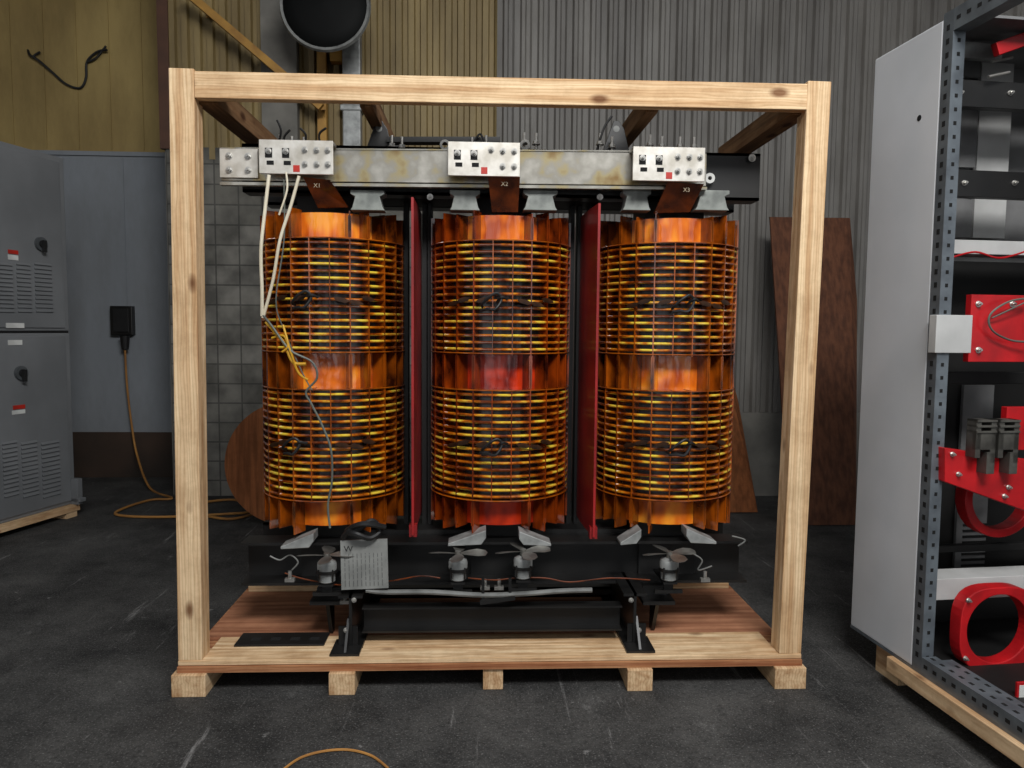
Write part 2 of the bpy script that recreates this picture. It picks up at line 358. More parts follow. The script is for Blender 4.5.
pts=[hy(125,350,YA-0.1),hy(127,385,YA-0.08),hy(131,420,YA-0.08),hy(137,455,YA-0.15),hz(150,488,0.02),hz(172,498,0.015),hz(150,500,0.015),hz(122,509,0.015),hz(118,515,0.015),hz(160,517,0.015),hz(225,514,0.015),hz(250,511,0.015),hz(236,500,0.015),hz(200,503,0.015),hz(188,510,0.015),hz(228,519,0.015),hz(262,511,0.015)]
mk('extension_cord',B().tube(pts,0.010,8,8),orw,label='yellow-orange extension cord hanging from outlet and looping on floor',cat='cable',smooth=True)
pts=[hy(28,50,YA+0.01),hy(30,55,YA-0.03),hy(38,60,YA-0.03),hy(52,72,YA-0.02),hy(66,84,YA-0.02),hy(80,88,YA-0.02),hy(86,78,YA-0.02),hy(87,62,YA-0.02),hy(97,52,YA-0.03),hy(107,50,YA-0.05)]
b=B().tube(pts,0.011,8,6)
b.tube([hy(87,62,YA-0.03),hy(96,58,YA-0.03),hy(106,46,YA-0.04)],0.010); b.tube([hy(38,60,YA-0.03),hy(34,56,YA-0.03),hy(40,52,YA-0.03)],0.010)
mk('dark_cable',b,blackm,label='black cable stubs sticking out of the tan wall',cat='cable',smooth=True)
dc=hy(287,455,2.6); dr=0.46
b=B().lathe([(0.001,0),(dr,0),(dr,0.03),(0.001,0.03)],(0,0,0),64,axis='Y')
b.rot(Matrix.Translation((dc.x,2.6,dr+0.003))@Matrix.Rotation(rad(-4),4,'X'))
mk('wooden_reel_disc',b,plydisc,label='round orange-brown plywood reel disc standing on its edge',cat='disc')
p=[hz(786,524,0),hz(850,525,0)]
tl,tr=hy(770,217,3.2),hy(850,218,3.2)
b=B().poly([(p[0].x,2.5,0.01),(p[1].x+0.03,2.5,0.01),(hy(857,300,3.05).x,3.05,hy(857,300,3.05).z),(tr.x,3.2,tr.z),(tl.x,3.2,tl.z)],(0,0.02,0.004))
mk('plywood_board',b,plyold,label='weathered brown plywood board leaning on the corrugated wall',cat='board')
b=B().poly([(hz(700,505,0).x,2.9,0.01),(hz(745,505,0).x,2.9,0.01),hy(738,400,3.3),hy(722,345,3.4),hy(700,345,3.4)],(0,0.02,0.004))
mk('plywood_offcut',b,plydisc,label='orange plywood offcut leaning on the concrete base wall',cat='board')
pts=[hz(280,772,0.006),hz(300,758,0.006),hz(325,751,0.006),(hz(350,750,0.006)),hz(372,756,0.006),hz(388,768,0.006)]
mk('orange_rope',B().tube(pts,0.0045,6,8),orw,label='thin orange rope lying curved on the asphalt',cat='rope',smooth=True)
# ---------------- crate ----------------
DZ=hy(500,657,0).z; EZ=hy(500,668,0).z
Lt,Lb=hy(181,68,0),hy(190,660,0); Rt,Rb=hy(820,81,0),hy(790,657,0)
cx=(Lb.x+Rb.x)/2
cr=root('wooden_crate',(cx,0.45,0),'open pale lumber shipping crate frame with deck around the transformer','crate'); WP[cr.name]=Vector(cr.location)
PW=0.094
for a,c in ((Lt,Lb),(Rt,Rb)):
    mk('post',B().beam((c.x,0.045,DZ),(a.x,0.045,a.z),PW,0.09,(0,1,0)),woodz,cr,bevel=0.003)
bl,br_=hy(191,84,0),hy(809,96.5,0)
mk('top_beam',B().beam((Lt.x+PW/2,0.025,bl.z),(Rt.x-PW/2,0.025,br_.z),0.045,0.1),woodx,cr,bevel=0.003)
zt2=(Lt.z+Rt.z)/2
for u,v in ((207,104),(366,106),(652,110),(800,117)):
    q=hy(u,v,0.05)
    zz=Lt.z+(Rt.z-Lt.z)*(q.x-Lt.x)/(Rt.x-Lt.x)-0.075
    w=0.05 if u in(366,652) else 0.085
    mk('cross_beam',B().beam((q.x,0.05,zz),(q.x,0.95,zz),w,0.085),woody_shaded,cr,bevel=0.003)
zz=zt2-0.16
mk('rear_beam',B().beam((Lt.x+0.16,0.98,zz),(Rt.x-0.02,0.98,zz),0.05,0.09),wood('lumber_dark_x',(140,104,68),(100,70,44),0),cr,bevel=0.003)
xl=Lb.x-PW/2; xr=Rb.x+PW/2
def yv(v,z): return hz(500,v,z).y
mk('deck_edge_board',bx(xl,xr,-0.012,0.9,EZ,DZ-0.022),plyedge,cr)
mk('deck_plank',bx(xl+0.0,xr,-0.004,0.115,DZ-0.02,DZ),woodx,cr,bevel=0.003)
mk('deck_plank',bx(xl+0.09,xr-0.09,0.12,0.235,DZ-0.02,DZ-0.002),woodx,cr,bevel=0.003)
mk('deck_sheet',bx(xl+0.02,cx,0.24,0.8,DZ-0.02,DZ-0.006),plyw,cr)
mk('deck_sheet',bx(cx+0.003,xr-0.02,0.24,0.8,DZ-0.02,DZ-0.006),plyw,cr)
mk('deck_plank',bx(xl+0.03,xr-0.03,0.81,0.9,DZ-0.02,DZ+0.02),woodx,cr,bevel=0.003)
for u0,u1 in ((174,208),(330,356),(483,503),(626,651),(772,803)):
    x0,x1,_,_=rc(u0,668,u1,690,0)
    mk('runner',bx(x0,x1,0.0 if u0 in(483,) else -0.03,0.9,0.0,EZ-0.001),woody_l,cr,bevel=0.003)
# ---------------- transformer ----------------
CY=0.5
tcx=hy(500,370,CY).x
tf=root('dry_type_transformer',(tcx,CY,DZ),'three-coil amber-varnished dry-type power transformer on black steel frame','transformer'); WP[tf.name]=Vector(tf.location)
cxs=[hy(u,370,CY).x for u in(335,500,663.5)]
ztop=hy(500,209,0.17).z; zbot=hy(500,535,0.17).z
zr1t=hy(500,241,0.18).z; zr1b=hy(500,353,0.18).z; zr2t=hy(500,392,0.18).z; zr2b=hy(500,501,0.18).z
RO=0.322; RD=0.319; RI=0.245
def ring_profile(z,h,ri,ro):
    c=min(0.004,h*0.4)
    return [(ri,z),(ro-c,z),(ro,z+c),(ro,z+h-c),(ro-c,z+h),(ri,z+h)]
NR=16
def coil(xc,cylm,finm,i):
    C=Vector((xc,CY,0))
    b=B().lathe([(RI-0.03,zbot+0.02),(RI,zbot+0.02),(RI,ztop-0.012),(RI-0.03,ztop-0.012)],C,64,closed=True)
    co=mk('coil',b,cylm,tf,smooth=True)
    for za,zc in((zr1b,zr1t),(zr2b,zr2t)):
        b=B().lathe([(RI+0.001,za),(RI+0.018,za),(RI+0.018,zc),(RI+0.001,zc)],C,64,closed=True)
        mk('shaded_inner_winding',b,ambercore,co,smooth=True)
    f=None
    for zt_,zb_ in((zr1t,zr1b),(zr2t,zr2b)):
        p=(zt_-zb_)/NR
        for k in range(NR):
            z=zb_+k*p+p*0.3
            if f is None:
                b=B().lathe(ring_profile(z,p*0.40,RI+0.012,RD),C,72,closed=True); f=mk('winding_disc',b,ambertop,co,smooth=True); z0_=z
            else: dup(f,(0,0,z-z0_))
    for k in range(24):
        a=rad(-90+7.5+15*k)
        M=Matrix.Translation(C)@Matrix.Rotation(a,4,'Z')
        front=abs(((7.5+15*k+180)%360)-180)<10
        b=B()
        if front:
            b.box(RI,RD+0.001,-0.002,0.002,zr1b-0.01,zr1t+0.005,M)
            mk('spacer_strip',b,amberfin,co)
            b=B().box(RI,RD+0.001,-0.002,0.002,zr2b-0.005,zr2t+0.01,M)
        else:
            b.box(RI-0.003,RD+0.001,-0.0025,0.0025,zbot+(0.012 if k%2 else -0.006),ztop-(0.012 if k%2 else 0.0),M)
            for z0,z1 in((zr1t+0.01,ztop-0.03),(zr2t+0.012,zr1b-0.012),(zbot+0.03,zr2b-0.012)):
                b.box(RO-0.008,RO-0.002,-0.007,0.007,z0,z1,M)
        mk('spacer_strip',b,finm,co)
    f=None
    for z in (zr1t+0.002,zr1b-0.006,zr2t+0.002,zr2b-0.006):
        if f is None: f=mk('end_ring',B().lathe(ring_profile(z,0.006,RI-0.005,RO),C,64,closed=True),amber,co,smooth=True); z0_=z
        else: dup(f,(0,0,z-z0_))
    for v,s in ((302,1),(447,-1)):
        zc=hy(500,v,0.15).z
        b=B()
        def pt(a,r,dz): 
            a=rad(-90+a); return (xc+r*math.cos(a),CY+r*math.sin(a),zc+dz)
        sh=[-9,-6,0][i] if s==1 else [-18,-5,0][i]
        b.tube([pt(sh-9,0.33,-0.02),pt(sh-8,0.36,-0.01),pt(sh-3,0.37,0.02),pt(sh+2,0.365,0.035),pt(sh+5,0.36,0.01),pt(sh+1,0.37,-0.03),pt(sh-4,0.36,-0.03),pt(sh-9,0.345,-0.035)],0.006,8,6)
        b.tube([pt(sh+2,0.34,0.0),pt(sh+5,0.365,0.02),pt(sh+9,0.345,0.012)],0.006,8,6)
        mk('tap_lead',b,blackm,co,smooth=True)
        for a,dz in ((-38,-0.005),(-29,0.01),(26,-0.008),(35,0.01),(-14,0.008),(16,0.002)):
            M=Matrix.Translation(pt(a,0.334,dz))@Matrix.Rotation(rad(a),4,'Z')@Matrix.Rotation(rad(12 if a>0 else -12),4,'Y')
            q=[(-0.034,0,0),(-0.02,0,0.009),(0.008,0,0.011),(0.034,0,0.002),(0.015,0,-0.009),(-0.018,0,-0.009)]
            mk('tap_lug',B().poly([M@Vector(p) for p in q],M.to_3x3()@Vector((0,-0.006,0))),lugm,co)
    return co
coil(cxs[0],ambercyl,amberfin,0); coil(cxs[1],ambercylr,redfin,1); coil(cxs[2],ambercyl,amberfin,2)
b=B().lathe([(RI,zr1t+0.01),(RI+0.003,zr1t+0.01),(RI+0.003,ztop-0.012),(RI,ztop-0.012)],(cxs[1],CY,0),64,closed=True)
mk('coil_sleeve',b,ambercyl,tf,smooth=True)
x0,x1,zz0,zz1=rc(243,152,759,200,0.3)
zct,zcb=hy(700,153,0.3).z,hy(700,200,0.3).z
lx0,lx1,lz0,lz1=rc(243,540,745,582,0.3)
b=B()
for xc in cxs: b.box(xc-0.13,xc+0.13,CY-0.14,CY+0.14,lz0,zct-0.02)
b.box(cxs[0]-0.13,cxs[2]+0.13,0.4,0.6,zcb,zct-0.01); b.box(cxs[0]-0.13,cxs[2]+0.13,0.4,0.6,lz0,lz1+0.02)
mk('laminated_core',b,core,tf)
def chan(x0,x1,y0,y1,z0,z1,t,front=True):
    b=B(); 
    if front: b.box(x0,x1,y1-t,y1,z0,z1)
    else: b.box(x0,x1,y0,y0+t,z0,z1)
    b.box(x0,x1,y0,y1-t if front else y1,z0,z0+t)
    b.box(x0,x1,y0,y1-t if front else y1,z1-t,z1)
    return b
mk('clamp_channel',chan(x0,x1,0.29,0.39,zcb,zct,0.012,False),black,tf)
mk('clamp_channel',chan(x0,x1,0.61,0.73,zcb,zct,0.012,False),black,tf)
mk('clamp_channel',chan(lx0,lx1,0.27,0.39,lz0,lz1,0.012),black,tf)
mk('clamp_channel',chan(lx0,lx1,0.61,0.73,lz0,lz1,0.012,False),black,tf)
for xm in ((cxs[0]+cxs[1])/2,(cxs[1]+cxs[2])/2):
    for dx in (-0.055,0.055,-0.02,0.03):
        mk('tie_bar',bx(xm+dx-0.010,xm+dx+0.010,0.50,0.58,lz1,zcb),core,tf)
for u0,v0,vb,bow in ((413,198,534,0.0),(596,204,536,-0.02)):
    q=hy(u0,365,0.14).x
    zt_=hy(u0,v0,0.14).z; zb_=hy(u0,vb,0.14).z
    pts=[(q+bow*math.sin(math.pi*k/10),0.12+0.76*k/10) for k in range(11)]
    mk('phase_barrier',B().sheet(pts,zb_,zt_,0.010),redb,tf)
    mk('barrier_clip',bx(q-0.016,q+0.016,0.13,0.17,zb_-0.01,zb_+0.04),redb,tf)
b=B().beam(hy(221,164,0.2),hy(706,170,0.2),0.012,0.135,(0,0,1))
mk('bus_bar',b,galv,tf,bevel=0.002)
mk('bar_flange',B().beam(hy(221,184,0.205),hy(706,189,0.205),0.03,0.012),galv,tf)
mk('bar_flange',B().beam(hy(221,149,0.205),hy(640,152,0.205),0.03,0.006),galv,tf)
x0,x1,z0,z1=rc(220,149,258,178,0.185)
mk('end_plate',bx(x0,x1,0.18,0.19,z0,z1),tin,tf,bevel=0.002)
bolts([(x0+(x1-x0)*a,0.18,z0+(z1-z0)*c) for a in(0.25,0.75) for c in(0.27,0.75)],0.0105,tf)
for k,(u0,v0,u1,v1) in enumerate(((259,140,333,174),(448,142,520,176),(633,147,705,181))):
    Y=0.12
    x0,x1,z0,z1=rc(u0,v0,u1,v1,Y); W=x1-x0;H=z1-z0
    b=bx(x0,x1,Y,Y+0.012,z0,z1); b.box(x0,x1,Y+0.012,0.195,z1-0.012,z1)
    pl=mk('terminal_plate',b,tin,tf,bevel=0.0015)
    for a,c in ((0.13,0.62),(0.36,0.62)):
        b=B().box(x0+W*a-0.014,x0+W*a+0.014,Y-0.002,Y+0.004,z0+H*c-0.02,z0+H*c+0.018)
        mk('slot',b,darkhole,pl)
        mk('slot',B().box(x0+W*a-0.008,x0+W*a+0.02,Y-0.002,Y+0.004,z0+H*c-0.048,z0+H*c-0.032),darkhole,pl)
    bolts([(x0+W*a,Y,z0+H*c) for a,c in(((0.13,0.66),(0.36,0.66),(0.62,0.3),(0.62,0.72),(0.78,0.3),(0.78,0.72),(0.93,0.3),(0.93,0.72)) if k!=1 else ((0.13,0.66),(0.36,0.66),(0.6,0.78),(0.76,0.3),(0.76,0.75),(0.92,0.3),(0.92,0.75)))],0.0095,pl,h=0.012)
    mk('warning_label',bx(x0+W*0.5-0.012,x0+W*0.5+0.014,Y-0.001,Y,z0+H*0.06,z0+H*0.26),redlab,pl)
    ul=[(303,177,330,180,318,208,348,207),(488,177,520,177,492,212,518,212),(668,182,704,184,654,213,690,212)][k]
    A,Bq,Cc,D=hy(ul[0],ul[1],0.15),hy(ul[2],ul[3],0.15),hy(ul[6],ul[7],0.24),hy(ul[4],ul[5],0.24)
    lg=mk('terminal_lead',B().poly([A,Bq,Cc,D],(0,0.02,0)),copper,tf)
    t=bpy.data.curves.new('t','FONT'); t.body=['X1','X2','X3'][k]; t.size=0.024; t.extrude=0.0004
    to=bpy.data.objects.new('t',t); me=bpy.data.meshes.new_from_object(to)
    me.materials.append(mat('faded_letter',(170,150,120),rough=0.6)); o=bpy.data.objects.new('lettering',me); sc.collection.objects.link(o)
    o.parent=lg; c=(A+Bq)/2
    o.rotation_euler=(rad(90),0,0); o.location=Vector((c.x-0.012,0.148,c.z-0.036))-WP[lg.name]
for (u0,u1) in ((351,385),(450,480),(523,557),(622,650),(694,728)):
    x0,x1,z0,z1=rc(u0,191,u1,211,0.24); w=x1-x0
    P=[(x0,z1),(x1,z1),(x1,z1-0.016),(x1-w*0.14,z1-0.026),(x1-w*0.06,z0+0.014),(x1,z0),(x0,z0),(x0+w*0.06,z0+0.014),(x0+w*0.14,z1-0.026),(x0,z1-0.016)]
    mk('coil_support_block',B().poly([(a,0.22,c) for a,c in P],(0,0.08,0)),pedm,tf,bevel=0.003)
for (ua,va,ub,vb) in ((281,548,314,537),(448,545,486,534),(519,535,551,545),(620,544,641,533),(686,532,716,543)):
    A,C2=hy(ua,va-2,0.19),hy(ub,vb-2,0.19)
    zt9=max(A.z,C2.z)+0.010; zl=min(A.z,C2.z)
    if va>vb: P=[(A.x,A.z),(C2.x,zt9),(C2.x,zt9-0.035),(C2.x-0.02,zl-0.006),(A.x,A.z-0.012)]
    else: P=[(A.x,zt9),(C2.x,C2.z),(C2.x,C2.z-0.012),(A.x+0.02,zl-0.006),(A.x,zt9-0.035)]
    mk('coil_foot_wedge',B().poly([(a,0.18,c) for a,c in P],(0,0.09,0)),alu,tf,bevel=0.003)
for u in (379,616):
    A=hy(u,150,0.33)
    P=[(A.x-0.06,A.z-0.01),(A.x+0.06,A.z-0.01),(A.x+0.035,A.z+0.09),(A.x+0.012,A.z+0.125),(A.x-0.012,A.z+0.125),(A.x-0.035,A.z+0.06)]
    lg=mk('lifting_lug',B().poly([(a,0.33,c) for a,c in P],(0,0.014,0)),black,tf,bevel=0.002)
    mk('lug_hole',B().cyl((A.x,0.329,A.z+0.09),(A.x,0.331,A.z+0.09),0.014,16),greyplate,lg)
    lg=mk('lifting_lug',B().poly([(a+0.05,0.66,c) for a,c in P],(0,0.014,0)),black,tf,bevel=0.002)
f=None
for u in (280,292,304,392,402,472,486,524,536,600,612,650,662,680,694):
    A=hy(u,148,0.3)
    if f is None:
        b=B().cyl(A+Vector((0,0,-0.03)),A+Vector((0,0,0.055)),0.006,8); b.cyl(A+Vector((0,0,0.01)),A+Vector((0,0,0.022)),0.013,6); b.cyl(A+Vector((0,0,0.006)),A+Vector((0,0,0.01)),0.018,12)
        f=mk('stud',b,steel,tf); A0=A
    else: dup(f,A-A0+Vector((0,0,random.uniform(-0.012,0.012))))
for u,v in ((525,147),(445,147)):
    A=hy(u,v-2,0.28)
    mk('eye_bolt',B().lathe([(0.012,-0.005),(0.022,-0.005),(0.022,0.005),(0.012,0.005)],A,20,closed=True,axis='Y'),steel,tf)
for (a1,a2,a3) in (((276,150),(281,132),(277,120)),((288,150),(284,138),(290,130)),((303,150),(306,136),(300,128)),((470,150),(480,134),(486,150)),((597,150),(604,128),(612,116)),((322,150),(319,135),(326,128))):
    mk('wire_tail',B().tube([hy(*a1,0.3),hy(*a2,0.29),hy(*a3,0.28)],0.005,6,6),blackm,tf,smooth=True)
mk('cover_plate',B().beam(hy(387,141,0.34),hy(500,141,0.34),0.06,0.022),black,tf)
A=hy(710,178,0.26)
mk('washer_ring',B().lathe([(0.009,0),(0.022,0),(0.022,0.01),(0.009,0.01)],A,20,closed=True,axis='Y'),whitelab,tf)
bolts([hy(752,158,0.27)],0.012,tf); bolts([hy(330,196,0.27),hy(430,197,0.27),hy(600,197,0.27)],0.01,tf)
def fan(u,v,first=None):
    c=hy(u,v,0.13)
    if first is None:
        b=B().lathe([(0.001,0.045),(0.018,0.045),(0.036,0.038),(0.040,0.028),(0.040,-0.005),(0.034,-0.012),(0.034,-0.045),(0.026,-0.052),(0.001,-0.052)],c,28)
        m=mk('cooling_fan',b,alu,tf,smooth=True,loc=c)
        b=B().lathe([(0.039,0.004),(0.043,0.004),(0.043,-0.01),(0.039,-0.01)],c,28,closed=True); 
        for k in range(4):
            a=rad(45+90*k); b.cyl(c+Vector((0.041*math.cos(a),0.041*math.sin(a),0.01)),c+Vector((0.041*math.cos(a),0.041*math.sin(a),-0.04)),0.004,6)
        k1=mk('motor_band',b,black,m,loc=c)
        b=B()
        for k in range(4):
            M=Matrix.Translation(c+Vector((0,0,0.062)))@Matrix.Rotation(rad(8+90*k),4,'Z')@Matrix.Rotation(rad(13),4,'X')
            pr=[(0.012,-0.007),(0.045,-0.022),(0.085,-0.032),(0.115,-0.026),(0.125,0.0),(0.115,0.02),(0.08,0.028),(0.045,0.02),(0.012,0.007)]
            b.poly([M@Vector((x,y,0.005*math.sin(x*20))) for x,y in pr],M.to_3x3()@Vector((0,0,0.0015)))
        b.cyl(c+Vector((0,0,0.04)),c+Vector((0,0,0.073)),0.013,12)
        k2=mk('fan_blade',b,bladem,m,loc=c)
        b=B(); b.box(c.x-0.03,c.x+0.03,c.y-0.03,c.y+0.16,c.z-0.062,c.z-0.054); b.box(c.x-0.02,c.x+0.02,c.y+0.0,c.y+0.008,c.z-0.10,c.z-0.055)
        b.box(c.x-0.06,c.x+0.06,c.y-0.006,c.y+0.01,c.z-0.11,c.z-0.095)
        k3=mk('fan_bracket',b,black,m,loc=c)
        m['group']='transformer cooling fans'
        return (m,[k1,k2,k3],c)
    m0,ks,c0=first
    m=m0.copy(); sc.collection.objects.link(m); m.location=m0.location+(c-c0); 
    for k in ks:
        kk=k.copy(); kk.parent=m; sc.collection.objects.link(kk)
        if kk.name.startswith('fan_blade'): kk.rotation_euler=(0,0,rad(random.uniform(-12,12)))
f0=fan(327,570)
for u,v in((458,568),(523,566),(669,568)): fan(u,v,f0)
zf=DZ
x0,x1,z0,z1=rc(362,607,622,632,0.14)
mk('base_channel',chan(x0,x1,0.14,0.2,z0,z1,0.008),black,tf)
x0,x1,z0,z1=rc(355,588,640,606,0.62)
mk('base_channel',chan(x0,x1,0.62,0.68,zf+0.02,z1,0.01,False),black,tf)
zt3=hy(350,594,0.12).z
for (ua,sg) in ((352,1),(633,-1)):
    q=hy(ua,610,0.14)
    b=B(); b.box(q.x-0.05,q.x+0.05,0.10,0.85,zt3-0.012,zt3); b.box(q.x-0.006,q.x+0.006,0.10,0.85,zf+0.012,zt3)
    b.box(q.x-0.05,q.x+0.05,0.10,0.85,zf,zf+0.012)
    mk('base_side_beam',b,black,tf)
    f=hy(ua-6*sg,645,0.06)
    b=B(); b.box(f.x-0.06,f.x+0.06,0.02,0.17,zf,zf+0.010)
    b.poly([(f.x-0.005,0.035,zf+0.01),(f.x-0.005,0.16,zf+0.01),(f.x-0.005,0.16,zf+0.12),(f.x-0.005,0.12,zf+0.12)],(0.01,0,0)); b.box(f.x-0.04,f.x+0.04,0.11,0.118,zf,zf+0.09)
    mk('base_foot',b,black,tf)
    g=hy(ua-24*sg,600,0.2)
    b=B(); b.box(g.x-0.07,g.x+0.07,0.16,0.3,g.z-0.008,g.z+0.008)
    b.poly([(g.x-0.008,0.18,g.z),(g.x-0.008,0.30,g.z),(g.x-0.008,0.30,zf),(g.x-0.008,0.26,zf)],(0.016,0,0)); b.box(g.x-0.055,g.x+0.055,0.24,0.30,g.z,lz0)
    mk('base_bracket',b,black,tf)
    bolts([hy(ua-6*sg,630,0.1),hy(ua+2*sg,600,0.1)],0.008,tf)
pts=[hy(366,590,0.12),hy(385,592,0.12),hy(430,592,0.11),hy(480,595,0.11),hy(520,594,0.11),(hy(560,591,0.12)),hy(592,590,0.12)]
mk('grey_conduit',B().tube(pts,0.011,8,6),greyplate,tf,smooth=True)
b=B(); b.beam(hy(480,602,0.11),hy(515,597,0.11),0.02,0.02); b.beam(hy(483,578,0.11),hy(483,600,0.11),0.012,0.012,(0,1,0)); b.beam(hy(510,578,0.11),hy(510,598,0.11),0.012,0.012,(0,1,0))
mk('conduit_bracket',b,black,tf)
mk('fan_wire',B().tube([hy(285,573,0.2),hy(300,578,0.18),hy(320,582,0.16),hy(345,585,0.15),hy(390,581,0.15),hy(420,576,0.14),hy(440,578,0.14)],0.003,6,5),copper,tf)
mk('fan_wire',B().tube([hy(468,578,0.14),hy(495,580,0.13),hy(515,578,0.14),hy(545,578,0.14),hy(570,582,0.14),hy(610,578,0.14),hy(650,580,0.14)],0.003,6,5),copper,tf)
f=None
for u,v in ((290,578),(499,586),(705,578),(485,586),(345,600)):
    A=hy(u,v,0.16)
    if f is None:
        b=B().cyl(A,A+Vector((0,0,0.03)),0.008,8); b.box(A.x-0.02,A.x+0.02,A.y-0.01,A.y+0.01,A.z-0.015,A.z); f=mk('wire_clamp',b,steel,tf); A0=A
    else: dup(f,A-A0)
for pp_ in ([(270,556),(280,560),(290,555),(298,562),(292,570)],[(690,552),(702,560),(698,570),(712,566)],[(732,536),(745,540),(738,546)]):
    mk('loose_wire',B().tube([hy(u,v,0.22) for u,v in pp_],0.0035,6,6),greyplate,tf,smooth=True)
x0,x1,z0,z1=rc(341,540,388,588,0.12)
M=Matrix.Translation(((x0+x1)/2,0.12,(z0+z1)/2))@Matrix.Rotation(rad(-2),4,'Y')@Matrix.Rotation(rad(-6),4,'X')
W,H=(x1-x0)/2,(z1-z0)/2
npz=mk('rating_plate',B().box(-W,W,-0.004,0.004,-H,H,M),mat('worn_grey_plate',(138,139,135),(110,111,108),rough=0.5,scale=(9,9,9)),tf)
b=B()
for r in range(10):
    xx=-W*0.84+r*W*0.175
    z=-H*0.88
    while z<H*0.42:
        l=random.uniform(0.010,0.03); b.box(xx,xx+0.0025,-0.0055,-0.0045,z,min(z+l,H*0.45),M); z+=l+0.006
o=mk('plate_text',b,mat('faint_print',(92,93,91),rough=0.5),npz); 
t=bpy.data.curves.new('t','FONT'); t.body='W'; t.size=0.036; t.extrude=0.0006
me=bpy.data.meshes.new_from_object(bpy.data.objects.new('t',t)); me.materials.append(blackm)
o=bpy.data.objects.new('lettering',me); sc.collection.objects.link(o); o.parent=npz; o.rotation_euler=(rad(90),0,0); o.location=(-W*0.85,-0.016,H*0.56)
pts=[hy(343,538,0.13),hy(350,530,0.1),hy(360,528,0.1),hy(372,521,0.12),hy(380,530,0.13),hy(370,538,0.1),hy(356,534,0.08),hy(347,531,0.12),hy(362,524,0.07),hy(385,527,0.12)]
mk('cable_bundle',B().tube(pts,0.012,8,6),blackm,tf,smooth=True)
cc=root('hanging_cords',hy(282,320,0.1),'cream cords and yellow and grey wires hanging down the coil','cable'); WP[cc.name]=Vector(cc.location)
b=B().tube([hy(269,175,0.09),hy(265,210,0.09),hy(261,250,0.09),hy(262,290,0.1),hy(262,316,0.12)],0.007,8,6)
mk('cream_cord',b,white,cc,smooth=True)
mk('cream_cord',B().tube([hy(286,172,0.09),hy(287,190,0.09),hy(279,215,0.09)],0.004,8,6),white,cc,smooth=True)
mk('cream_cord',B().tube([hy(299,176,0.1),hy(291,205,0.1),hy(280,240,0.1),hy(273,280,0.11),hy(263,318,0.12)],0.0065,8,6),white,cc,smooth=True)
mk('yellow_wire',B().tube([hy(266,322,0.12),hy(275,332,0.11),hy(285,345,0.1),hy(293,362,0.1),hy(306,364,0.1)],0.007,8,6),yelc,cc,smooth=True)
mk('yellow_wire',B().tube([hy(272,338,0.12),hy(284,336,0.1),hy(290,350,0.09),hy(298,372,0.1),hy(308,380,0.1)],0.005,8,6),yelc,cc,smooth=True)
mk('yellow_wire',B().tube([hy(283,325,0.1),hy(288,345,0.09),hy(282,352,0.09)],0.0045,8,5),yelc,cc,smooth=True)
mk('grey_wire',B().tube([hy(262,314,0.12),hy(272,326,0.1),hy(290,350,0.09),hy(312,362,0.1),hy(317,378,0.1),hy(306,392,0.1),hy(312,405,0.1),hy(322,425,0.1),hy(331,450,0.09),hy(332,480,0.09),hy(328,505,0.1),hy(330,528,0.1)],0.0045,8,6),greyw,cc,smooth=True)
mk('grey_wire',B().tube([hy(284,180,0.1),hy(284,240,0.1),hy(276,300,0.1),hy(284,330,0.1),hy(302,372,0.1),hy(312,390,0.1)],0.003,6,6),greyw,cc,smooth=True)
x0=hz(239,640,DZ).x;x1=hz(327,640,DZ).x
pp=mk('steel_strip',bx(x0,x1,yv(644,DZ),yv(632,DZ),DZ+0.0005,DZ+0.008),black,label='flat dark slotted steel strip lying on the crate deck',cat='metal plate',bevel=0.002)
for k in range(4):
    q=x0+(x1-x0)*(0.15+0.22*k)
    mk('slot',bx(q,q+0.04,yv(640,DZ),yv(637,DZ),DZ+0.0075,DZ+0.0088),darkhole,pp)
# ---------------- left cabinet ----------------
g=hz(76,515,0.0); th=rad(-15.5)
lc=root('switchgear_cabinet',(g.x,g.y,0),'tall grey metal switchgear cabinet with louvred vents on wooden skid','cabinet',rz=th)
ML=Matrix.Translation((g.x,g.y,0))@Matrix.Rotation(th,4,'Z')
def ll(u,v,c=0.0): return hl(ML,u,v,0,c)
zbL=ll(40,513).z; ztL=ll(55,156).z; zm=ll(30,332).z
mk('lower_body',B().box(-1.5,0,-1.6,0,zbL,zm-0.008),cabp,lc,local=True,bevel=0.008)
mk('upper_body',B().box(-1.5,0,-1.6,-0.0,zm+0.008,ztL),cabp,lc,local=True,bevel=0.008)
mk('seam',B().box(-1.49,-0.006,-1.59,-0.006,zm-0.009,zm+0.009),darkhole,lc,local=True)
for (z0,z1) in ((zbL+0.03,zm-0.03),(zm+0.03,ztL-0.04)):
    mk('door',B().box(0.0,0.012,-1.55,-0.05,z0,z1),cabp,lc,local=True,bevel=0.004)
def louv(v0,v1,cols,rows,uf):
    for (ua,ub) in cols:
        b=B()
        a,c=ll(ua,(v0+v1)/2,0.013).y,ll(ub,(v0+v1)/2,0.013).y
        z0,z1=ll((ua+ub)/2,v1,0.013).z,ll((ua+ub)/2,v0,0.013).z
        for k in range(rows):
            z=z0+(z1-z0)*k/rows; h=(z1-z0)/rows
            b.mi=0; b.poly([(0.012,a,z+h*0.2),(0.012,a,z+h*0.8),(0.020,a,z+h*0.25)],(0,c-a,0))
            b.mi=1; b.box(0.0121,0.0135,a,c,z+h*0.04,z+h*0.2)
        mk('vent',b,[cabp,cabd],lc,local=True)
louv(262,313,((-22,-8),(-3,13),(17,31),(35,52)),12,0)
louv(440,497,((-20,-6),(3,18),(22,38),(42,60)),13,0)
